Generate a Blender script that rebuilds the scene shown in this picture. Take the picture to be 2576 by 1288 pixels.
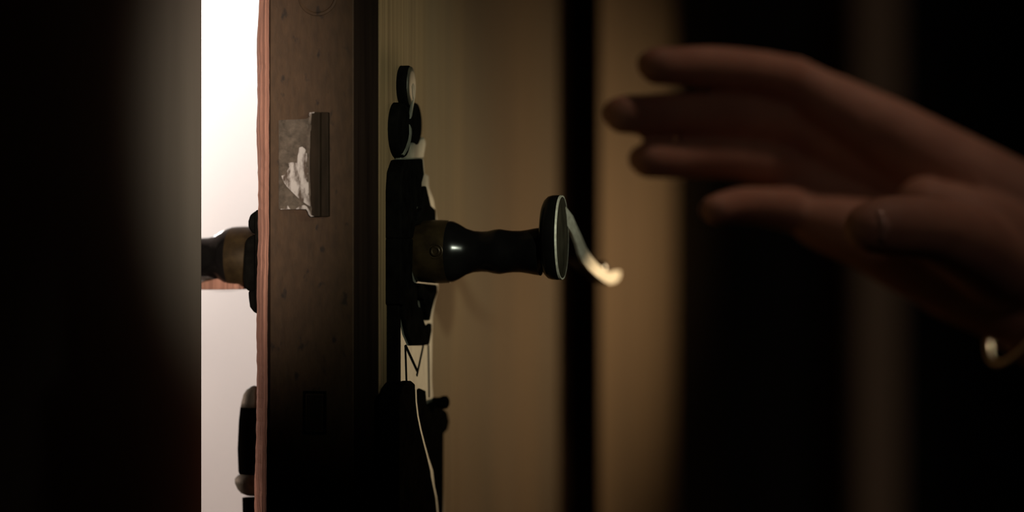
import bpy, bmesh, math, random
from mathutils import Vector, Matrix
random.seed(7)
for o in list(bpy.data.objects):
    bpy.data.objects.remove(o)
SC = bpy.context.scene
COL = SC.collection

# ------------------------------------------------------------------ camera, world, lights, exposure
FPX = 85.0 / 36.0 * 2576            # focal length in photo pixels
CZ = 1.05                           # camera height
cam_d = bpy.data.cameras.new('camera')
cam = bpy.data.objects.new('camera', cam_d)
COL.objects.link(cam)
cam.location = (0, 0, CZ)
cam.rotation_euler = (math.pi / 2, 0, 0)
cam_d.lens = 85
cam_d.sensor_width = 36
cam_d.clip_start = 0.02
cam_d.dof.use_dof = True
cam_d.dof.focus_distance = 0.838
cam_d.dof.aperture_fstop = 3.4
cam_d.dof.aperture_blades = 0
SC.camera = cam

w = bpy.data.worlds.new('dark_world')
SC.world = w
w.use_nodes = True
w.node_tree.nodes['Background'].inputs[0].default_value = (0.02, 0.018, 0.016, 1)
w.node_tree.nodes['Background'].inputs[1].default_value = 0.02

SC.view_settings.view_transform = 'Standard'
SC.view_settings.look = 'None'
SC.view_settings.gamma = 1
SC.view_settings.exposure = 0
SC.view_settings.use_curve_mapping = False


def light(name, kind, loc, target, energy, color, size=0.1, angle=60, blend=1.0):
    d = bpy.data.lights.new(name, kind)
    d.energy = energy
    d.color = color
    if kind == 'AREA':
        d.shape = 'DISK'
        d.size = size
    elif kind == 'SPOT':
        d.spot_size = math.radians(angle)
        d.spot_blend = blend
        d.shadow_soft_size = size
    else:
        d.shadow_soft_size = size
    o = bpy.data.objects.new(name, d)
    COL.objects.link(o)
    o.location = loc
    o.rotation_euler = (Vector(target) - Vector(loc)).to_track_quat('-Z', 'Y').to_euler()
    return o


# the hall beyond the gap: a lamp by its end wall, plus an added fill for the door's worn edge
light('hall_wall_lamp', 'POINT', (-0.62, 2.42, 1.48), (0, 0, 0), 17, (1.0, 0.985, 0.985), 0.08)
light('hall_edge_fill', 'POINT', (-0.92, 1.22, 1.12), (0, 0, 0), 14, (1.0, 0.70, 0.54), 0.10)
# the room: a warm reading lamp deeper in the room, aimed at the door
rl = light('reading_lamp', 'SPOT', (1.10, 2.30, 1.20), (0.022, 1.09, 1.034), 84, (1.0, 0.72, 0.40), 0.10, 18, 1.0)
rl.scale = (1, 0.5, 1)
# added fill spot from above for the reaching arm
light('arm_top_fill', 'SPOT', (0.46, 0.88, 2.05), (0.120, 1.0, 1.10), 6.0, (1.0, 0.64, 0.46), 0.05, 16, 1.0)
# added frontal fill for the hand, not a lamp of the room
light('hand_front_fill', 'SPOT', (0.75, -0.10, 1.75), (0.165, 0.95, 1.065), 2.0, (1.0, 0.72, 0.58), 0.05, 16, 1.0)
# narrow spot added to brighten the door edge and the casing
wl = light('jamb_fill', 'SPOT', (0.04, -0.10, 1.10), (-0.090, 0.83, 1.098), 70, (1.0, 0.88, 0.74), 0.02, 4.0, 1.0)
wl.scale = (1, 3.0, 1)
# pale greenish fill added from the room's front for plate and lever
dl = light('plate_fill', 'SPOT', (0.50, 0.0, 1.30), (-0.030, 0.855, 1.086), 19, (0.92, 1.0, 0.78), 0.03, 11, 1.0)
dl.scale = (1, 1.05, 1)
# dim point light added to lift the pilaster out of the dark
light('pilaster_fill', 'POINT', (1.05, 1.75, 0.95), (0, 0, 0), 0.75, (1.0, 0.85, 0.72), 0.05)

# ------------------------------------------------------------------ helpers


def mat(name, col, rough=0.6, metal=0.0, col2=None, nscale=(20, 20, 2), ndetail=6, contrast=(0.35, 0.65), bump=0.0, bdist=0.001,
        spec=0.5, sss=0.0, third=None, nscale3=(60, 60, 60), c3=(0.6, 0.7)):
    m = bpy.data.materials.new(name)
    m.use_nodes = True
    nt = m.node_tree
    b = nt.nodes['Principled BSDF']
    b.inputs['Base Color'].default_value = (*col, 1)
    b.inputs['Roughness'].default_value = rough
    b.inputs['Metallic'].default_value = metal
    b.inputs['Specular IOR Level'].default_value = spec
    if sss:
        b.inputs['Subsurface Weight'].default_value = sss
        b.inputs['Subsurface Radius'].default_value = (1, 0.35, 0.2)
        b.inputs['Subsurface Scale'].default_value = 0.004
    if col2 is not None:
        tc = nt.nodes.new('ShaderNodeTexCoord')
        mp = nt.nodes.new('ShaderNodeMapping')
        mp.inputs['Scale'].default_value = nscale
        nz = nt.nodes.new('ShaderNodeTexNoise')
        nz.inputs['Scale'].default_value = 1.0
        nz.inputs['Detail'].default_value = ndetail
        nz.inputs['Roughness'].default_value = 0.6
        cr = nt.nodes.new('ShaderNodeValToRGB')
        cr.color_ramp.elements[0].position = contrast[0]
        cr.color_ramp.elements[1].position = contrast[1]
        cr.color_ramp.elements[0].color = (*col, 1)
        cr.color_ramp.elements[1].color = (*col2, 1)
        nt.links.new(tc.outputs['Object'], mp.inputs[0])
        nt.links.new(mp.outputs[0], nz.inputs['Vector'])
        nt.links.new(nz.outputs['Fac'], cr.inputs[0])
        out = cr.outputs[0]
        if third is not None:
            mp3 = nt.nodes.new('ShaderNodeMapping')
            mp3.inputs['Scale'].default_value = nscale3
            n3 = nt.nodes.new('ShaderNodeTexNoise')
            n3.inputs['Scale'].default_value = 1.0
            n3.inputs['Detail'].default_value = 5
            r3 = nt.nodes.new('ShaderNodeValToRGB')
            r3.color_ramp.elements[0].position = c3[0]
            r3.color_ramp.elements[1].position = c3[1]
            mx = nt.nodes.new('ShaderNodeMix')
            mx.data_type = 'RGBA'
            nt.links.new(tc.outputs['Object'], mp3.inputs[0])
            nt.links.new(mp3.outputs[0], n3.inputs['Vector'])
            nt.links.new(n3.outputs['Fac'], r3.inputs[0])
            nt.links.new(r3.outputs[0], mx.inputs['Factor'])
            nt.links.new(out, mx.inputs['A'])
            mx.inputs['B'].default_value = (*third, 1)
            out = mx.outputs['Result']
        nt.links.new(out, b.inputs['Base Color'])
        if bump:
            bp = nt.nodes.new('ShaderNodeBump')
            bp.inputs['Strength'].default_value = bump
            bp.inputs['Distance'].default_value = bdist
            nt.links.new(nz.outputs['Fac'], bp.inputs['Height'])
            nt.links.new(bp.outputs[0], b.inputs['Normal'])
    return m


M = {}
# door paint: long vertical grain
M['wood_face'] = mat('old_oak_face', (0.10, 0.062, 0.032), 0.85, 0, (0.30, 0.20, 0.105), (90, 420, 5), 8, (0.25, 0.75), 0.55, 0.0012,
                     third=(0.16, 0.115, 0.07), nscale3=(6, 22, 1.2), c3=(0.4, 0.7), spec=0.08)
M['wood_edge'] = mat('worn_red_oak', (0.18, 0.075, 0.05), 0.8, 0, (0.52, 0.245, 0.17), (700, 500, 9), 8, (0.3, 0.7), 0.8, 0.0012)
M['wood_dark'] = mat('dark_oak', (0.008, 0.005, 0.004), 0.7, 0, (0.022, 0.014, 0.010), (500, 500, 7), 7, (0.3, 0.7), 0.5, 0.0008, spec=0.0)  # also carries the painted shade on the proud board's side
M['wood_far'] = mat('amber_oak', (0.20, 0.115, 0.048), 0.85, 0, (0.30, 0.18, 0.08), (30, 40, 2), 6, (0.3, 0.7), 0.2, 0.001, spec=0.08)
M['faceplate'] = mat('rusty_steel', (0.027, 0.0140, 0.0066), 0.65, 0.0, (0.050, 0.0255, 0.0120), (420, 420, 160), 8, (0.25, 0.75), 0.25, 0.0004,
                     third=(0.014, 0.008, 0.005), nscale3=(220, 220, 130), c3=(0.62, 0.70), spec=0.2)
M['bolt'] = mat('worn_bolt_steel', (0.045, 0.033, 0.024), 0.6, 0.1, (0.115, 0.085, 0.064), (350, 350, 500), 8, (0.3, 0.7), 0.6, 0.0005)
M['bolt_bright'] = mat('bare_and_lit_bolt_steel', (0.08, 0.055, 0.042), 0.5, 0.1, (0.44, 0.385, 0.365), (420, 420, 180), 8, (0.38, 0.56), 0.4, 0.0003)
M['bolt_dark'] = mat('dark_bolt_steel', (0.009, 0.006, 0.0035), 0.7, 0.0, (0.019, 0.012, 0.0075), (300, 300, 60), 6, (0.3, 0.7), 0.2, 0.0004, spec=0.05)
M['plate'] = mat('aged_plate_metal', (0.06, 0.058, 0.045), 0.6, 0.1, (0.17, 0.168, 0.13), (300, 200, 90), 8, (0.3, 0.7), 0.3, 0.0005)
M['iron'] = mat('black_iron', (0.0022, 0.0020, 0.0018), 0.7, 0.0, (0.0055, 0.005, 0.0042), (200, 200, 200), 6, (0.3, 0.7), 0.35, 0.0006, spec=0.0)
M['black'] = mat('black_horn', (0.004, 0.0035, 0.0035), 0.2, 0.0, (0.007, 0.006, 0.0055), (80, 80, 80), 4, spec=0.3)
M['ferrule'] = mat('dark_brass', (0.030, 0.018, 0.008), 0.38, 0.6, (0.07, 0.044, 0.019), (160, 160, 160), 5)
M['cap'] = mat('dull_cap_bronze', (0.035, 0.030, 0.020), 0.5, 0.3, (0.085, 0.072, 0.048), (200, 200, 120), 6)
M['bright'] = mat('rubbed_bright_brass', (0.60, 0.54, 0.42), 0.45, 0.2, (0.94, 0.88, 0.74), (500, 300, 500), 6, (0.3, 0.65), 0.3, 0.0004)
M['casing'] = mat('dark_casing_paint', (0.11, 0.097, 0.08), 0.8, 0, (0.15, 0.133, 0.11), (30, 30, 3), 6, (0.3, 0.7), 0.2, 0.001, spec=0.1)
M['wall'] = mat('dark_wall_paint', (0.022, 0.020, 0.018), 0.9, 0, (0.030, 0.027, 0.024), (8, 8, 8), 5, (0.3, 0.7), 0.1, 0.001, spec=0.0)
M['trim_dark'] = mat('dark_stained_trim', (0.035, 0.025, 0.018), 0.7, 0, (0.05, 0.036, 0.026), (30, 30, 3), 5, spec=0.0)
M['trim_mid'] = mat('walnut_trim', (0.36, 0.245, 0.165), 0.7, 0, (0.44, 0.30, 0.20), (30, 30, 3), 5, spec=0.0)
M['plaster'] = mat('white_plaster', (0.82, 0.745, 0.69), 0.9, 0, (0.85, 0.775, 0.725), (6, 6, 6), 6, (0.3, 0.7), 0.1, 0.001)
M['floor'] = mat('dark_boards', (0.030, 0.020, 0.013), 0.6, 0, (0.06, 0.04, 0.026), (8, 1, 8), 6)
M['skin'] = mat('skin', (0.36, 0.185, 0.13), 0.65, 0, (0.46, 0.26, 0.185), (45, 45, 45), 6, (0.3, 0.7), 0.3, 0.0006, sss=0.25)
M['nail'] = mat('fingernail', (0.46, 0.28, 0.22), 0.3, 0, (0.52, 0.33, 0.27), (80, 80, 80), 3)
M['silver'] = mat('silver', (0.7, 0.7, 0.66), 0.3, 0.8, (0.8, 0.8, 0.77), (200, 200, 200), 3)
M['sleeve'] = mat('black_cloth', (0.012, 0.012, 0.013), 0.95, 0, (0.022, 0.022, 0.023), (500, 500, 500), 3, (0.3, 0.7), 0.4, 0.001)


def obj(name, bm, m, parent=None, smooth=False, bevel=0.0, segs=2, label=None):
    bmesh.ops.recalc_face_normals(bm, faces=bm.faces)
    me = bpy.data.meshes.new(name)
    bm.to_mesh(me)
    bm.free()
    me.materials.append(M[m])
    if smooth:
        for f in me.polygons:
            f.use_smooth = True
    o = bpy.data.objects.new(name, me)
    COL.objects.link(o)
    o.parent = parent
    if bevel:
        b = o.modifiers.new('bevel', 'BEVEL')
        b.width = bevel
        b.segments = segs
        b.limit_method = 'ANGLE'
        b.angle_limit = math.radians(35)
    if label:
        o['label'] = label
    return o


def box(bm, x0, x1, y0, y1, z0, z1):
    v = [bm.verts.new((x, y, z)) for x in (x0, x1) for y in (y0, y1) for z in (z0, z1)]
    for a in ((0, 1, 3, 2), (4, 6, 7, 5), (0, 4, 5, 1), (2, 3, 7, 6), (0, 2, 6, 4), (1, 5, 7, 3)):
        bm.faces.new([v[i] for i in a])


def prism(bm, pts, off):
    """closed prism: polygon pts (3D) swept by off"""
    off = Vector(off)
    a = [bm.verts.new(p) for p in pts]
    b = [bm.verts.new(Vector(p) + off) for p in pts]
    n = len(a)
    bm.faces.new(a)
    bm.faces.new(b[::-1])
    for i in range(n):
        bm.faces.new((a[i], b[i], b[(i + 1) % n], a[(i + 1) % n]))


def lathe(bm, prof, org, axis, e1, e2, seg=40, flat=1.0):
    """prof: (distance along axis, radius)"""
    org, axis, e1, e2 = Vector(org), Vector(axis), Vector(e1), Vector(e2)
    rings = []
    for t, r in prof:
        rings.append([bm.verts.new(org + axis * t + (e1 * math.cos(a) + e2 * math.sin(a) * flat) * r)
                      for a in [2 * math.pi * k / seg for k in range(seg)]])
    for A, B in zip(rings, rings[1:]):
        for k in range(seg):
            bm.faces.new((A[k], A[(k + 1) % seg], B[(k + 1) % seg], B[k]))
    bm.faces.new(rings[0][::-1])
    bm.faces.new(rings[-1])


def ring(bm, c, e1, e2, n, R, r, seg=36, sec=10, hn=None, sq=1.0):
    """ring (torus) about n through c; hn = half height along n"""
    c, e1, e2, n = Vector(c), Vector(e1), Vector(e2), Vector(n)
    hn = r if hn is None else hn
    g = []
    for k in range(seg):
        a = 2 * math.pi * k / seg
        d = e1 * math.cos(a) + e2 * math.sin(a) * sq
        g.append([bm.verts.new(c + d * (R + r * math.cos(b)) + n * hn * math.sin(b)) for b in [2 * math.pi * j / sec for j in range(sec)]])
    for k in range(seg):
        A, B = g[k], g[(k + 1) % seg]
        for j in range(sec):
            bm.faces.new((A[j], B[j], B[(j + 1) % sec], A[(j + 1) % sec]))


def smooth_by_angle(o, deg=40):
    me = o.data
    for f in me.polygons:
        f.use_smooth = True
    me.set_sharp_from_angle(angle=math.radians(deg))


# ------------------------------------------------------------------ the doorway, measured in metres
PHI = math.radians(12.0)
C = Vector((-0.0450, 0.822, 0))                      # near vertical corner of the door on the room side
N_ = Vector((math.cos(PHI), -math.sin(PHI), 0))      # out of the room face  (local x)
U_ = Vector((math.sin(PHI), math.cos(PHI), 0))       # along the door to its hinges (local y)
T = 0.0485
DW = 0.600
DH = 2.02
CAMP = Vector((0, 0, CZ))


def to_local(v):
    d = Vector(v) - C
    return Vector((d.dot(N_), d.dot(U_), d.z))


CL = to_local(CAMP)


def ray_local(px, py):
    r = Vector(((px - 1288) / FPX, 1, (644 - py) / FPX))
    return Vector((r.dot(N_), r.dot(U_), r.z))


def face(px, py, p=0.0):
    """point of the plane that lies p in front of the door's room face"""
    r = ray_local(px, py)
    return CL + r * ((p - CL.x) / r.x)


def edge(px, py, o=0.0):
    """point of the plane that lies o in front of the door's edge"""
    r = ray_local(px, py)
    return CL + r * ((-o - CL.y) / r.y)


def at_s(px, py, s):
    return edge(px, py, -s)


H = C + U_ * DW                                       # hinge line
# strike jamb stands DW from the hinges, in the direction of the photo's gap
JY = 0.839
J = Vector(((515 - 1288) / FPX * JY, JY, 0))
WD = (H - J).normalized()                             # along the wall, toward the hinges
WN = Vector((WD.y, -WD.x, 0))                         # out of the wall into the room
WANG = -math.atan2(WD.x, WD.y)


def wall_empty(name):
    e = bpy.data.objects.new(name, None)
    COL.objects.link(e)
    e.location = J
    e.rotation_euler = (0, 0, WANG)
    return e


def place_wall(o):                                    # local x = WN, y = WD, origin at the strike jamb
    o.location = J
    o.rotation_euler = (0, 0, WANG)
    o['kind'] = 'structure'
    return o


L = (H - J).length
# wall with the doorway
bm = bmesh.new()
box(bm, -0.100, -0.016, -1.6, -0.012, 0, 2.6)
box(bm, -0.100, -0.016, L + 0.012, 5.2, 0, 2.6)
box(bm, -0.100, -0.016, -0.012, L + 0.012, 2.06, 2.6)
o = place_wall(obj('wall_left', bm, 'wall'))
o['label'] = 'dark painted wall that holds the doorway'
# jamb lining with stop
bm = bmesh.new()
box(bm, -0.101, -0.016, -0.012, 0.0, 0, 2.06)
box(bm, -0.085, -0.060, -0.002, 0.010, 0, 2.05)
o = place_wall(obj('trim_1', bm, 'casing', bevel=0.0015))
o['label'] = 'dark jamb lining on the latch side of the doorway'
# casing on the room side, rounded towards the opening
bm = bmesh.new()
prof = [(-0.016, 0.0)]
for k in range(9):
    a = k / 8 * math.pi / 2
    prof.append((-0.0035 + 0.0035 * math.sin(a), -0.0035 + 0.0035 * math.cos(a)))
prof += [(0.0, -0.06), (0.0, -0.155), (-0.006, -0.165), (-0.016, -0.165)]
prism(bm, [(x, y, 0) for x, y in prof], (0, 0, 2.15))
o = place_wall(obj('trim_2', bm, 'casing', bevel=0))
o['label'] = 'moulded dark casing beside the bright gap'
# hinge side casing and head casing
bm = bmesh.new()
box(bm, -0.016, 0.004, L + 0.004, L + 0.164, 0, 2.15)
o = place_wall(obj('trim_3', bm, 'trim_dark', bevel=0.003))
o['label'] = 'dark stained casing behind the hinges'
bm = bmesh.new()
box(bm, -0.016, 0.004, 0.002, L + 0.002, 2.05, 2.15)
o = place_wall(obj('trim_4', bm, 'trim_dark', bevel=0.003))
bm = bmesh.new()
box(bm, -0.016, 0.022, L + 0.58, L + 0.80, 0, 2.6)
o = place_wall(obj('trim_5', bm, 'trim_mid', bevel=0.006))
o['label'] = 'walnut brown pilaster on the dark wall beyond the door'
# room shell
bm = bmesh.new()
box(bm, -0.1, 3.2, -1.6, 5.2, -0.05, 0)
place_wall(obj('floor', bm, 'floor'))
bm = bmesh.new()
box(bm, -0.1, 3.2, -1.6, 5.2, 2.6, 2.65)
place_wall(obj('ceiling', bm, 'wall'))
bm = bmesh.new()
box(bm, -0.1, 3.2, 5.2, 5.3, 0, 2.6)
place_wall(obj('wall_back', bm, 'wall'))
bm = bmesh.new()
box(bm, 3.2, 3.3, -1.6, 5.3, 0, 2.6)
place_wall(obj('wall_right', bm, 'wall'))
bm = bmesh.new()
box(bm, -0.1, 3.2, -1.7, -1.6, 0, 2.6)
place_wall(obj('wall_front', bm, 'wall'))
# the bright hall
bm = bmesh.new()
box(bm, -2.3, -0.1, -1.0, 3.2, -0.05, 0)
place_wall(obj('hall_floor', bm, 'floor'))
bm = bmesh.new()
box(bm, -2.3, -0.1, 1.75, 1.85, 0, 2.6)
o = place_wall(obj('wall_hall', bm, 'plaster'))
o['label'] = 'brightly lit white plaster wall of the hall'
bm = bmesh.new()
box(bm, -2.4, -2.3, -1.0, 1.85, 0, 2.6)
place_wall(obj('wall_far', bm, 'plaster'))
bm = bmesh.new()
box(bm, -2.3, -0.1, -1.0, 3.2, 2.6, 2.65)
place_wall(obj('hall_ceiling', bm, 'plaster'))

# ------------------------------------------------------------------ the door
door = bpy.data.objects.new('door_1', None)
COL.objects.link(door)
door.location = C
door.rotation_euler = (0, 0, -PHI)
door['kind'] = 'structure'
door['label'] = 'old brown wooden door standing ajar with a lever handle'
door['category'] = 'door'

# lock board with worn, uneven corner on the hall side
S1 = 0.347
BASE = 0.004
zs = [0.004, 0.3, 0.6, 0.85]
z = 0.90
while z < 1.30:
    zs.append(z)
    z += 0.0016
zs += [1.32, 1.6, DH]
bm = bmesh.new()
rows = []
w1 = [0.0, 0.0, 0.0]
for z in zs:
    for i, (amp, lim) in enumerate(((0.00016, 0.0007), (0.0002, 0.0009), (0.0003, 0.0012))):
        w1[i] = max(-lim, min(lim, w1[i] + random.uniform(-amp, amp)))
    lean = (z - CZ) * 0.006
    P0 = -T + lean
    q = [(0.0, S1), (0.0, 0.0004), (-0.00012, 0.0001), (-0.0004, 0.0)]
    q += [(P0 + 0.0091 + w1[1] * 0.4, 0.0), (P0 + 0.0076 + w1[1], 0.0014), (P0 + 0.0054 + w1[2], 0.0044), (P0 + 0.0032 + w1[2] * 0.6, 0.0080 + w1[1]),
          (P0 + 0.0013 + w1[0], 0.0116), (P0 + w1[0] * 0.5, 0.016), (-T, 0.05), (-T, S1)]
    rows.append([bm.verts.new((x, y, z)) for x, y in q])
for A, B in zip(rows, rows[1:]):
    for k in range(len(A)):
        bm.faces.new((A[k], A[(k + 1) % len(A)], B[(k + 1) % len(A)], B[k]))
bm.faces.new(rows[0][::-1])
bm.faces.new(rows[-1])
lb = obj('lock_board', bm, 'wood_face', door, label='brown board with upright grain and reddish worn edge')
lb.data.materials.append(M['wood_edge'])
lb.data.materials.append(M['wood_dark'])
nq = len(q)                                      # edge grain on the narrow side, darker wood round the plate
for i, f in enumerate(lb.data.polygons):
    k = i % nq
    if i < (len(zs) - 1) * nq and 3 <= k <= 9:
        f.material_index = 2 if k == 3 else 1
bm = bmesh.new()
box(bm, -T, 0.0154, S1, DW, BASE, DH)
hb = obj('hinge_board', bm, 'wood_far', door, bevel=0.0012, label='amber brown board standing proud beside the hinges')

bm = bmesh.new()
box(bm, 0.0, 0.0150, S1 - 0.0012, S1, BASE, DH)  # thin dark strip that paints the shade on the board's side
obj('board_side_shade', bm, 'wood_dark', door, label='painted shade along the side of the proud board')

# lock faceplate let into the edge
pl = edge(680, 644, 0).x
pr = edge(890, 644, 0).x
bm = bmesh.new()
box(bm, pl, pr, -0.0004, 0.002, 0.93, 1.19)
fp = obj('lock_faceplate', bm, 'faceplate', door, bevel=0.0003, label='brown rusty lock plate let into the door edge')

# latch bolt: a wedge rising from the plate towards the room side, taller at its spine


def epts(pts, o):
    return [edge(x, y, o) for x, y in pts]


bm = bmesh.new()
secs = [   # (px, y top, y bottom, out)
    (701, 303, 526, 0.0006), (706, 302, 527, 0.0011), (730, 301, 527, 0.0022), (755, 300, 526, 0.0034),
    (768, 299, 525, 0.0040), (775, 297, 527, 0.0044), (778, 290, 536, 0.0046), (780, 283, 543, 0.0048), (786, 282, 545, 0.0050)]
rows = []
for k, (x, y0, y1, o) in enumerate(secs):
    n = 24
    r = []
    for i in range(n + 1):
        t = i / n
        jit = 0.00018 * math.sin(i * 1.7 + k) * (1 if 0 < i < n else 0)
        bow = 0.0010 * math.sin(math.pi * t) if k >= 5 else 0
        p = edge(x, y0 + (y1 - y0) * t, o + jit)
        p.x -= bow
        r.append(bm.verts.new(p))
    rows.append(r)
for A, B in zip(rows, rows[1:]):
    for k in range(len(A) - 1):
        bm.faces.new((A[k], A[k + 1], B[k + 1], B[k]))
bases = []
for x, y0, y1, o in secs:
    bases.append((edge(x, y0, 0), edge(x, y1, 0)))
bt = [bm.verts.new(a) for a, b in bases]
bb = [bm.verts.new(b) for a, b in bases]
for k in range(len(secs) - 1):
    bm.faces.new((bt[k], bt[k + 1], rows[k + 1][0], rows[k][0]))
    bm.faces.new((bb[k + 1], bb[k], rows[k][-1], rows[k + 1][-1]))
bm.faces.new([bt[0]] + rows[0] + [bb[0]])
bm.faces.new([bb[-1]] + rows[-1][::-1] + [bt[-1]])
lt = obj('latch_bolt', bm, 'bolt', fp, label='sloped steel latch bolt with a bare scraped patch')
smooth_by_angle(lt, 30)
# bright scraped patch on the slope
def slope_out(x):
    for (xa, _, _, oa), (xb, _, _, ob) in zip(secs, secs[1:]):
        if xa <= x <= xb:
            return oa + (ob - oa) * (x - xa) / (xb - xa)
    return secs[-1][3]


bm = bmesh.new()
out = [(753, 371), (760, 369), (768, 376), (772, 385), (773, 405), (775, 440), (776, 470), (778, 500), (780, 519), (770, 513), (758, 505), (744, 492), (732, 480),
       (722, 470), (714, 459), (709, 447), (708, 442), (716, 440), (722, 430), (728, 420), (725, 410), (735, 408), (747, 410), (749, 392)]
vs = [bm.verts.new(edge(x, y, slope_out(x) + 0.00045)) for x, y in out]
f = bm.faces.new(vs)
r = bmesh.ops.extrude_face_region(bm, geom=[f])
for v in r['geom']:
    if isinstance(v, bmesh.types.BMVert):
        v.co.y += 0.0007
bmesh.ops.triangulate(bm, faces=bm.faces[:])
obj('scraped_patch', bm, 'bolt_bright', fp)
# lit edges of the latch, painted as thin pale strips
for pts in ([(744, 526), (750, 521), (759, 517), (765, 516), (770, 519), (775, 525), (779, 533), (781, 541), (790, 544), (782, 545), (777, 540), (774, 532), (770, 526)],
            [(721, 526), (722, 518), (724, 517), (728, 524), (730, 526)], [(777, 290), (779, 283), (790, 282), (790, 284), (781, 286), (779, 292)],
            [(706, 527), (706, 525.5), (722, 525.5), (722, 527)]):
    bm = bmesh.new()
    prism(bm, [edge(x, y, slope_out(x) + 0.0007) for x, y in pts], (0, 0.0010, 0))
    obj('latch_lit_edge', bm, 'bolt_bright', fp)
# spine of the latch, darker
bm = bmesh.new()
prism(bm, epts([(784, 282), (804, 282), (804, 545), (784, 545), (780, 500), (779, 400), (780, 330)], 0.0051), (0, 0.0047, 0))
obj('latch_spine', bm, 'bolt_dark', fp, bevel=0.0003)
bm = bmesh.new()
prism(bm, epts([(804, 282), (825, 282), (826, 545), (804, 545)], 0.0026), (0, 0.0024, 0))
obj('latch_shoulder', bm, 'bolt_dark', fp, bevel=0.0003)
# dead bolt, flush in its slot
bm = bmesh.new()
a, b = edge(770, 990, 0), edge(816, 1086, 0)
a0, b0 = edge(764, 983, 0), edge(822, 1093, 0)
for x0, x1, z0, z1 in ((a0.x, a.x, b0.z, a0.z), (b.x, b0.x, b0.z, a0.z), (a.x, b.x, a.z, a0.z), (a.x, b.x, b0.z, b.z)):
    box(bm, x0, x1, -0.0007, 0.001, z0, z1)
obj('dead_bolt_slot', bm, 'iron', fp)
bm = bmesh.new()
box(bm, a.x + 0.0003, b.x - 0.0003, -0.0006, 0.001, b.z + 0.0003, a.z - 0.0003)
obj('dead_bolt', bm, 'bolt_dark', fp, bevel=0.0004)
# countersunk screw at the top of the plate
bm = bmesh.new()
c = edge(800, -12, 0.0003)
lathe(bm, [(0, 0.0072), (0.0004, 0.0070), (0.0005, 0.0062), (0.0002, 0.0058)], c, (0, -1, 0), (1, 0, 0), (0, 0, 1), 36)
obj('plate_screw', bm, 'faceplate', fp)

# ------------------------------------------------------------------ backplate on the room face
PP = 0.0042
S0 = 0.036


def fpts(pts, p):
    return [face(x, y, p) for x, y in pts]


def relief(name, pts, p, parent, m='iron', base=0.0, bevel=0.0006, label=None):
    bm = bmesh.new()
    prism(bm, fpts(pts, p), (base - p, 0, 0))
    return obj(name, bm, m, parent, bevel=bevel, segs=2, label=label)


plate_out = [(1007, 480), (1010, 430), (1020, 400), (1066, 398), (1069, 436), (1079, 441), (1080, 470), (1091, 500), (1097, 535), (1101, 560), (1104, 640), (1102, 730), (1095, 760), (1089, 800),
             (1088, 850), (1087, 950), (1090, 1000), (1106, 1022), (1114, 1090), (1117, 1290), (1110, 1380), (1080, 1450), (1040, 1470), (1007, 1440)]
esc = relief('escutcheon_plate', plate_out, PP, door, 'plate', 0.0, 0.0005, 'long aged metal plate with black ornament behind the lever')
# trefoil of three thick lobes on top, seen almost edge-on


def lobe(px, py, R, p, m, sq=1.0):
    c = face(px, py, p)
    c.x = 0.0
    bm = bmesh.new()
    lathe(bm, [(0, R), (p * 0.75, R), (p * 0.93, R * 0.96), (p, R * 0.88)], c, (1, 0, 0), (0, 1, 0), (0, 0, 1), 40, sq)
    o = obj('trefoil_lobe', bm, m, esc)
    smooth_by_angle(o, 40)
    return c


c = lobe(1034, 217, 0.0073, 0.0035, 'iron')
bm = bmesh.new()
lathe(bm, [(0.0028, 0.0062), (0.0037, 0.0061), (0.0041, 0.0045), (0.0042, 0.002)], c, (1, 0, 0), (0, 1, 0), (0, 0, 1), 36, 1.12)
obj('lobe_face', bm, 'cap', esc, smooth=True)
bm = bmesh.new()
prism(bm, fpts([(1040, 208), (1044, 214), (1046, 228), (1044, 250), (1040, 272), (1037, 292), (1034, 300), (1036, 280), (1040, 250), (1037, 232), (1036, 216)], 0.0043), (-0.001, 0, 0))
obj('lobe_glint', bm, 'plate', esc, bevel=0.0003)  # highlight on the top lobe, laid on as a pale sliver
lobe(1050, 312, 0.0076, 0.0030, 'iron')
c = lobe(1019, 327, 0.0096, 0.0037, 'iron')
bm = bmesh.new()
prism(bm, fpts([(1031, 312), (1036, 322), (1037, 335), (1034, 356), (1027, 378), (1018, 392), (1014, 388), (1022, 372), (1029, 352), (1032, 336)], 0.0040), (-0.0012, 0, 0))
obj('lobe_glint', bm, 'plate', esc, bevel=0.0003)  # bright crescent of the lower lobe, also a pale sliver for the highlight
relief('trefoil_neck', [(1010, 385), (1020, 372), (1055, 350), (1068, 345), (1072, 360), (1066, 400), (1010, 402)], 0.0026, esc, 'plate')
relief('leaf_relief', [(1009, 480), (1012, 432), (1022, 402), (1064, 399), (1068, 440), (1062, 462), (1059, 515), (1050, 522), (1047, 562), (1040, 600), (1009, 600)], PP + 0.0014, esc)
relief('spike_relief', [(1073, 466), (1079, 490), (1085, 516), (1096, 526), (1099, 562), (1048, 566), (1055, 532), (1065, 524), (1069, 490)], PP + 0.0022, esc)
relief('leaf_relief', [(1009, 600), (1040, 600), (1038, 690), (1040, 706), (1049, 714), (1052, 762), (1055, 772), (1063, 774), (1067, 804), (1074, 824), (1087, 812), (1087, 833),
                       (1081, 868), (1038, 868), (1026, 840), (1017, 797), (1016, 770), (1009, 765)], PP + 0.0014, esc)
relief('spike_relief', [(1050, 712), (1101, 716), (1101, 736), (1094, 758), (1087, 783), (1082, 808), (1074, 783), (1069, 755), (1059, 750), (1057, 722)], PP + 0.0022, esc)
relief('plate_side_shade', [(1003, 470), (1008.5, 470), (1008.5, 1440), (1003, 1440)], PP + 0.0001, esc, 'iron', 0.0, 0.0002)  # black strip that paints the shade on the plate's near side
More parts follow.
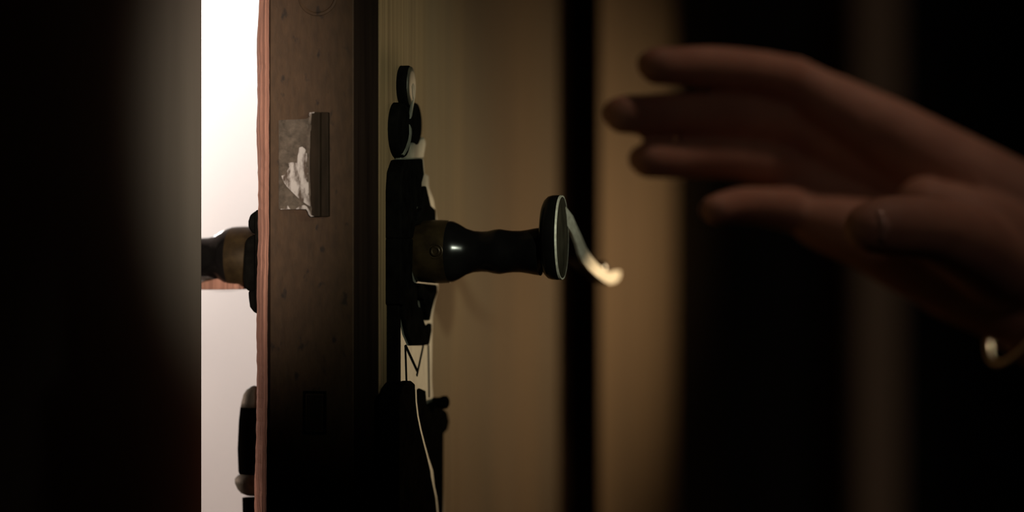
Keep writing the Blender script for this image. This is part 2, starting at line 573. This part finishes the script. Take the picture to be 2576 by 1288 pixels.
# engraved cross lines as thin dark wires
for (x0, y0, x1, y1) in ((1019, 868, 1022, 962), (1020, 870, 1050, 935), (1064, 870, 1048, 945), (1077, 868, 1079, 1000)):
    a, b = face(x0, y0, PP), face(x1, y1, PP)
    bm = bmesh.new()
    d = (b - a).normalized()
    e = Vector((0, d.z, -d.y)) * 0.0005
    prism(bm, [a + e, b + e, b - e, a - e], (0.0003, 0, 0))
    obj('engraved_line', bm, 'iron', esc)
# lower shield: two layers with a bright rubbed rim between them
rim = [(1045, 980), (1046, 1010), (1050, 1045), (1057, 1080), (1065, 1112), (1075, 1150), (1083, 1183), (1085, 1200), (1090, 1222), (1096, 1250), (1100, 1290), (1102, 1340)]
relief('shield_relief', [(1004, 1000), (1010, 978), (1022, 962), (1036, 958), (1045, 966)] + rim + [(1070, 1420), (1004, 1420)], PP + 0.0032, esc)
relief('lock_cover', [(1052, 990), (1060, 977), (1072, 982), (1075, 1022), (1092, 1010), (1110, 1022), (1126, 1036), (1132, 1060), (1127, 1082), (1117, 1092), (1116, 1290), (1112, 1370),
                      (1050, 1400), (1050, 1100)], PP + 0.0012, esc)
bm = bmesh.new()
c = face(1112, 1012, 0.0075)
lathe(bm, [(-0.0075, 0.0018), (-0.001, 0.0018), (0.0003, 0.0024), (0.0018, 0.0024), (0.0026, 0.0012)], c, (1, 0, 0), (0, 1, 0), (0, 0, 1), 24)
obj('cover_knob', bm, 'iron', esc, smooth=True)
bm = bmesh.new()
A = []
for i, (x, y) in enumerate(rim):
    wdt = 3.0 if i not in (6, 7) else 6.0
    A.append((bm.verts.new(face(x - 0.5, y, PP + 0.0034)), bm.verts.new(face(x + wdt, y, PP + 0.0026))))
for a, b in zip(A, A[1:]):
    bm.faces.new((a[0], b[0], b[1], a[1]))
r = bmesh.ops.extrude_face_region(bm, geom=bm.faces[:])
for v in r['geom']:
    if isinstance(v, bmesh.types.BMVert):
        v.co.x -= 0.0010
obj('rubbed_rim', bm, 'plate', esc)

# ------------------------------------------------------------------ lever handle
SCL = FPX / 0.857


def pa(px):
    return at_s(px, 633, S0).x


ZH = at_s(1200, 633, S0).z
neck_px = [(1128, 78), (1141, 76), (1155, 69), (1173, 58), (1192, 52), (1212, 50.5), (1228, 51.5), (1243, 55), (1258, 56.5), (1272, 54), (1290, 52), (1310, 52), (1330, 55), (1345, 58), (1360, 60)]
ferr_px = [(1035, 60), (1046, 72), (1056, 76), (1070, 77.5), (1092, 79.5), (1112, 79.5), (1132, 78)]


def build_lever(mirror, zoff, label):
    sg = -1 if mirror else 1
    off = (-T) if mirror else 0.0

    def fx(p):
        return off + sg * p

    def V(p, s, z):
        return Vector((fx(p), s, z + zoff))
    bm = bmesh.new()
    lathe(bm, [(pa(x), r / SCL) for x, r in neck_px], (off, S0, ZH + zoff), (sg, 0, 0), (0, 1, 0), (0, 0, 1), 48)
    root = obj('lever_handle', bm, 'black', door, smooth=True, label=label)
    smooth_by_angle(root, 50)
    bm = bmesh.new()
    lathe(bm, [(0.0, 60 / SCL)] + [(pa(x), r / SCL) for x, r in ferr_px], (off, S0, ZH + zoff), (sg, 0, 0), (0, 1, 0), (0, 0, 1), 48)
    f = obj('ferrule', bm, 'ferrule', root, smooth=True)
    smooth_by_angle(f, 50)
    # set screw in the ferrule
    if not mirror:
        sc = at_s(1095, 632, S0 - 0.0108)
        bm = bmesh.new()
        ring(bm, sc + Vector((0, 0.0002, 0)), (1, 0, 0), (0, 0, 1), (0, 1, 0), 0.0024, 0.0005, 30, 8)
        obj('screw_collar', bm, 'ferrule', root, smooth=True)
        bm = bmesh.new()
        lathe(bm, [(-0.001, 0.0020), (0.0005, 0.0019), (0.0008, 0.0013), (0.0002, 0.0008)], sc, (0, -1, 0), (1, 0, 0), (0, 0, 1), 24)
        obj('set_screw', bm, 'ferrule', root, smooth=True)
    # oval cap closing the neck
    sc_, hs = S0, 0.0115
    p1 = at_s(1398, 600, sc_ - hs).x
    p0 = at_s(1354, 600, sc_ - hs).x
    zt, zb = at_s(1395, 491, sc_).z, at_s(1395, 704, sc_).z
    zc, hz = (zt + zb) / 2, (zt - zb) / 2
    bm = bmesh.new()

    def oval(p, k, n=64):
        r = []
        for i in range(n):
            a = 2 * math.pi * i / n
            r.append(bm.verts.new(V(p, sc_ + hs * k * math.copysign(abs(math.cos(a)) ** 0.9, math.cos(a)), zc + hz * (k if k < 1 else 1) * math.sin(a))))
        return r
    rs = [oval(p0 - 0.001, 0.5), oval(p0 - 0.0003, 0.80), oval(p0 + 0.0004, 0.90), oval(p0 + 0.0016, 0.975), oval(p0 + 0.0030, 1.0), oval(p1 - 0.0004, 1.0), oval(p1, 0.985)]
    for A, B in zip(rs, rs[1:]):
        for k in range(64):
            bm.faces.new((A[k], A[(k + 1) % 64], B[(k + 1) % 64], B[k]))
    bm.faces.new(rs[0][::-1])
    bm.faces.new(rs[-1])
    cp = obj('handle_cap', bm, 'black', root, smooth=True)
    smooth_by_angle(cp, 45)
    bm = bmesh.new()
    ri, ro = oval(p1 + 0.0002, 0.955), oval(p1 + 0.0002, 0.995)
    rb = oval(p1 - 0.0005, 1.012)
    for A, B in ((ri, ro), (ro, rb)):
        for k in range(64):
            bm.faces.new((A[k], A[(k + 1) % 64], B[(k + 1) % 64], B[k]))
    obj('cap_rim', bm, 'bright', root)
    bm = bmesh.new()
    rr = [oval(p1 - 0.0003, 0.95), oval(p1 + 0.0001, 0.94), oval(p1 + 0.0004, 0.6)]
    for A, B in zip(rr, rr[1:]):
        for k in range(64):
            bm.faces.new((A[k], A[(k + 1) % 64], B[(k + 1) % 64], B[k]))
    bm.faces.new(rr[0][::-1])
    bm.faces.new(rr[-1])
    obj('cap_face', bm, 'cap', root)
    # waved lever running back along the door
    PL1 = p1 + 0.0002
    up = [(1424, 520), (1441, 543), (1452, 570), (1464, 597), (1474, 622), (1488, 645), (1505, 666), (1520, 678), (1533, 685), (1545, 682), (1554, 680), (1561, 684)]
    lo = [(1412, 548), (1424, 562), (1438, 585), (1450, 612), (1457, 638), (1466, 660), (1482, 679), (1500, 694), (1520, 708), (1536, 715), (1550, 710), (1559, 699)]
    U = [face(x, y, PL1) for x, y in up]
    Lw = [face(x, y, PL1) for x, y in lo]

    def strip(pa_, pb_, grow=0.0):
        bm = bmesh.new()
        g = []
        for a, b in zip(U, Lw):
            d = (a - b).normalized() * grow
            g.append([bm.verts.new(V(pp, (q + e).y, (q + e).z)) for pp, q, e in ((pb_, a, d), (pb_, b, -d), (pa_, b, -d), (pa_, a, d))])
        for A, B in zip(g, g[1:]):
            for k in range(4):
                bm.faces.new((A[k], B[k], B[(k + 1) % 4], A[(k + 1) % 4]))
        bm.faces.new(g[0])
        bm.faces.new(g[-1][::-1])
        return bm
    lv = obj('lever', strip(p0 + 0.0012, PL1 - 0.0007), 'black', root)
    smooth_by_angle(lv, 35)
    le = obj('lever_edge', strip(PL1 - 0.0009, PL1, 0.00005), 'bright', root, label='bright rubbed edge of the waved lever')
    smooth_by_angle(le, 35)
    # rolled end
    e = (U[-4] + U[-2]) * 0.5
    bm = bmesh.new()
    lathe(bm, [(p0 + 0.0010, 0.0026), (p0 + 0.0014, 0.0032), (PL1 - 0.0030, 0.0034), (PL1 - 0.0022, 0.0026)], (off, e.y - 0.004, e.z + 0.0006 + zoff), (sg, 0, 0), (0, 1.7, 0), (0, 0, 1), 24)
    obj('lever_scroll', bm, 'black', root, smooth=True)
    return root


build_lever(False, 0.0, 'black waved lever on a turned neck, room side')
build_lever(True, -0.0021, 'black waved lever on a turned neck, hall side')

# small tongue under the hall side grip
bm = bmesh.new()
prism(bm, [at_s(x, y, 0.030) for x, y in ((500, 712), (516, 707), (545, 701), (573, 702), (595, 710), (613, 725), (608, 728), (560, 729), (500, 729))], (0, 0.010, 0))
obj('grip_tongue', bm, 'wood_edge', door, bevel=0.0006, label='reddish tongue below the hall side lever')

# ------------------------------------------------------------------ hall side plate and pull


def hall_profile(name, pts, s0, s1, parent, m, bevel=0.0006, label=None):
    bm = bmesh.new()
    prism(bm, [at_s(x, y, s0) for x, y in pts], (0, s1 - s0, 0))
    return obj(name, bm, m, parent, bevel=bevel, label=label)


hp = hall_profile('hall_plate', [(652, 528), (643, 528), (640, 545), (640, 770), (646, 792), (652, 794)], 0.012, 0.058, door, 'iron', label='dark metal plate on the hall side of the door')
hall_profile('leaf_relief', [(650, 530), (641, 531), (628, 540), (623, 556), (623, 572), (632, 585), (650, 592)], 0.016, 0.05, hp, 'iron', 0.0008)
hall_profile('rose', [(650, 590), (628, 592), (615, 604), (611, 646), (609, 702), (613, 726), (622, 731), (650, 742)], 0.018, 0.054, hp, 'iron', 0.0012)
hall_profile('leaf_relief', [(650, 728), (623, 731), (624, 748), (627, 772), (636, 784), (650, 793)], 0.016, 0.05, hp, 'iron', 0.0008)
bm = bmesh.new()
ax = at_s(640, 1100, 0.03)
prf = [(1300, 30), (1252, 31), (1246, 27), (1240, 38), (1230, 46), (1215, 51), (1202, 50), (1192, 42)]
k = 7.15e3


def zpx(y):
    return at_s(640, y, 0.03).z


lathe(bm, [(zpx(y) - ax.z, r / k) for y, r in [(1380, 22)] + prf[:2]], ax, (0, 0, 1), (1, 0, 0), (0, 1, 0), 28)
pull = obj('hall_pull', bm, 'iron', door, smooth=True, label='dark hanging pull with pale ends on the hall side')
bm = bmesh.new()
lathe(bm, [(zpx(y) - ax.z, r / k) for y, r in ((1246, 20), (1240, 34), (1230, 43), (1215, 50), (1204, 50), (1194, 42), (1188, 34))], ax, (0, 0, 1), (1, 0, 0), (0, 1, 0), 28)
obj('pull_bulb', bm, 'plate', pull, smooth=True)
bm = bmesh.new()
lathe(bm, [(zpx(y) - ax.z, r / k) for y, r in ((1200, 36), (1185, 41), (1130, 43), (1060, 40), (1024, 36))], ax, (0, 0, 1), (1, 0, 0), (0, 1, 0), 28)
obj('pull_grip', bm, 'iron', pull, smooth=True)
bm = bmesh.new()
lathe(bm, [(zpx(y) - ax.z, r / k) for y, r in ((1026, 36), (1010, 33), (992, 28), (980, 20), (972, 9), (970, 2))], ax, (0, 0, 1), (1, 0, 0), (0, 1, 0), 28)
obj('pull_cap', bm, 'plate', pull, smooth=True)

# ------------------------------------------------------------------ the reaching hand


def wp(px, py, y):
    return CAMP + Vector(((px - 1288) / FPX, 1, (644 - py) / FPX)) * y


def tube(bm, pts, seg=16, flat=None):
    """round-ended tapering tube through (point, radius); smooth centre line"""
    P = [Vector(p) for p, _ in pts]
    R = [r for _, r in pts]
    c, rr = [], []
    n = len(P)
    for i in range(n - 1):
        p0, p1, p2, p3 = P[max(i - 1, 0)], P[i], P[i + 1], P[min(i + 2, n - 1)]
        for k in range(5):
            t = k / 5
            q = 0.5 * ((2 * p1) + (p2 - p0) * t + (2 * p0 - 5 * p1 + 4 * p2 - p3) * t * t + (-p0 + 3 * p1 - 3 * p2 + p3) * t ** 3)
            c.append(q)
            rr.append(R[i] + (R[i + 1] - R[i]) * t)
    c.append(P[-1])
    rr.append(R[-1])
    d0, d1 = (c[1] - c[0]).normalized(), (c[-1] - c[-2]).normalized()
    cc, rf, dd = [], [], []
    for a in (85, 65, 45, 22):
        a = math.radians(a)
        cc.append(c[0] - d0 * rr[0] * math.sin(a)); rf.append(rr[0] * math.cos(a)); dd.append(d0)
    for i, q in enumerate(c):
        d = (c[min(i + 1, len(c) - 1)] - c[max(i - 1, 0)]).normalized()
        cc.append(q); rf.append(rr[i]); dd.append(d)
    for a in (22, 45, 65, 85):
        a = math.radians(a)
        cc.append(c[-1] + d1 * rr[-1] * math.sin(a)); rf.append(rr[-1] * math.cos(a)); dd.append(d1)
    rings = []
    for q, r, d in zip(cc, rf, dd):
        e1 = d.cross(Vector((0, 0, 1)))
        if e1.length < 0.1:
            e1 = d.cross(Vector((0, 1, 0)))
        e1.normalize()
        e2 = e1.cross(d)
        rings.append([bm.verts.new(q + (e1 * math.cos(a) + e2 * math.sin(a)) * r) for a in [2 * math.pi * j / seg for j in range(seg)]])
    for A, B in zip(rings, rings[1:]):
        for j in range(seg):
            bm.faces.new((A[j], A[(j + 1) % seg], B[(j + 1) % seg], B[j]))
    bm.faces.new(rings[0][::-1])
    bm.faces.new(rings[-1])


mm = 0.001
bm = bmesh.new()
fingers = {
    'index': [((2000, 205), 1.010, 10.5), ((1900, 180), 0.996, 9.0), ((1800, 169), 0.982, 8.8), ((1720, 166), 0.970, 8.0), ((1652, 166), 0.958, 7.6)],
    'middle': [((1975, 310), 1.016, 10.8), ((1860, 290), 1.000, 9.2), ((1740, 286), 0.984, 9.0), ((1640, 288), 0.970, 8.4), ((1566, 288), 0.958, 7.8)],
    'ring': [((1965, 420), 1.018, 10.4), ((1860, 402), 1.004, 8.8), ((1760, 399), 0.990, 8.4), ((1690, 403), 0.978, 7.6), ((1628, 403), 0.966, 7.2)],
    'pinky': [((2010, 530), 1.010, 10.0), ((1930, 520), 0.992, 8.2), ((1870, 516), 0.980, 7.6), ((1832, 520), 0.966, 6.8), ((1800, 528), 0.955, 6.2)],
    'thumb': [((2500, 660), 0.985, 17), ((2430, 610), 0.958, 15.5), ((2350, 580), 0.940, 12.6), ((2290, 570), 0.930, 12.2), ((2235, 569), 0.924, 11.8), ((2190, 572), 0.920, 10.2)],
}
for nm, pts in fingers.items():
    tube(bm, [(wp(*q, y), r * mm) for q, y, r in pts], 18)
# metacarpals: the slab of the palm
WR = (2440, 560)
for (mx, my), yy, r0, wy in (((2005, 210), 1.010, 10.5, 500), ((1985, 310), 1.018, 11, 545), ((1975, 420), 1.022, 11, 600), ((2020, 520), 1.014, 11, 650)):
    tube(bm, [(wp(mx, my, yy), r0 * mm), (wp((mx + 2440) / 2, (my + wy) / 2 - 8, yy + 0.002), 14.5 * mm), (wp(2440, wy, 1.012), 19 * mm)], 18)
# heel of the hand and thumb ball
tube(bm, [(wp(2060, 560, 1.004), 11 * mm), (wp(2180, 590, 1.000), 15 * mm), (wp(2300, 640, 1.004), 18 * mm), (wp(2440, 690, 1.012), 21 * mm)], 18)
tube(bm, [(wp(2330, 520, 0.985), 13 * mm), (wp(2440, 590, 0.985), 20 * mm), (wp(2540, 650, 0.998), 22 * mm)], 18)
tube(bm, [(wp(2040, 225, 1.012), 10 * mm), (wp(2220, 330, 1.012), 15 * mm), (wp(2420, 450, 1.012), 18.5 * mm), (wp(2560, 540, 1.012), 22 * mm)], 18)
# wrist and forearm, two bones wide
tube(bm, [(wp(2420, 540, 1.012), 21 * mm), (wp(2640, 650, 1.016), 25 * mm), (wp(3000, 830, 1.03), 33 * mm), (wp(3600, 1130, 1.06), 44 * mm), (wp(4000, 1330, 1.09), 42 * mm)], 20)
tube(bm, [(wp(2400, 680, 1.012), 21 * mm), (wp(2560, 745, 1.016), 22 * mm), (wp(2900, 920, 1.03), 30 * mm), (wp(3500, 1200, 1.06), 40 * mm)], 20)
person = obj('person', bm, 'skin', None, smooth=True)
person['label'] = 'bare hand with slightly curled fingers reaching for the black door lever'
person['category'] = 'person'
rm = person.modifiers.new('remesh', 'REMESH')
rm.mode = 'VOXEL'
rm.voxel_size = 0.0016
rm.use_smooth_shade = True
sm = person.modifiers.new('smooth', 'SMOOTH')
sm.factor = 0.5
sm.iterations = 7


def nail(c, d, n, ln, wd):
    """curved nail plate centred on c, running along d, facing n"""
    d, n = Vector(d).normalized(), Vector(n).normalized()
    n = (n - d * n.dot(d)).normalized()
    s = d.cross(n)
    bm = bmesh.new()
    g = []
    for i in range(7):
        t = i / 6 * 2 - 1
        r = []
        for j in range(7):
            u = j / 6 * 2 - 1
            ww = wd * (1 - 0.25 * max(0, abs(t) - 0.4))
            r.append(bm.verts.new(Vector(c) + d * ln * t + s * ww * u - n * (0.42 * wd * u * u + 0.0006 * t * t)))
        g.append(r)
    for A, B in zip(g, g[1:]):
        for j in range(6):
            bm.faces.new((A[j], A[j + 1], B[j + 1], B[j]))
    r = bmesh.ops.extrude_face_region(bm, geom=bm.faces[:])
    for v in r['geom']:
        if isinstance(v, bmesh.types.BMVert):
            v.co -= n * 0.0007
    return obj('fingernail', bm, 'nail', person, smooth=True)


tips = [('index', (0, 1, 0.35)), ('middle', (0, 1, 0.3)), ('ring', (0, 1, 0.25)), ('pinky', (0, 1, 0.2)), ('thumb', (-0.3, -0.95, 0.02))]
for nm, nd in tips:
    q1, y1, r1 = fingers[nm][-1]
    q0, y0, r0 = fingers[nm][-2]
    a, b = wp(*q1, y1), wp(*q0, y0)
    d = (a - b).normalized()
    n = Vector(nd)
    n = (n - d * n.dot(d)).normalized()
    rr = (r1 if nm != 'thumb' else 10.6) * mm
    nail(a - d * (0.001 if nm != 'thumb' else 0.0045) + n * (rr * (0.96 if nm != 'thumb' else 1.0)), d, n, 0.0052 if nm != 'thumb' else 0.0075, rr * 0.7)
# thin bracelet
a1, a2 = wp(2580, 690, 1.015), wp(2860, 832, 1.025)
ad = (a2 - a1).normalized()
e1 = ad.cross(Vector((0, 1, 0))).normalized()
e2 = ad.cross(e1)
bm = bmesh.new()
ring(bm, a1 + Vector((0.0035, 0, -0.0045)), e1, e2, ad, 0.0365, 0.0013, 64, 10, None, 0.82)
obj('bracelet', bm, 'silver', person, smooth=True, label='thin silver bracelet')
# sleeve on the forearm, outside the picture
bm = bmesh.new()
s0, s1 = wp(3050, 875, 1.032), wp(4100, 1390, 1.095)
sd = (s1 - s0).normalized()
f1 = sd.cross(Vector((0, 1, 0))).normalized()
f2 = sd.cross(f1)
ln = (s1 - s0).length
lathe(bm, [(0, 0.049), (0.002, 0.053), (0.012, 0.054), (0.013, 0.051), (0.06, 0.055), (0.12, 0.062), (ln, 0.068), (ln + 0.03, 0.055), (ln + 0.04, 0.02)], s0, sd, f1, f2, 40)
obj('sleeve', bm, 'sleeve', person, smooth=True)
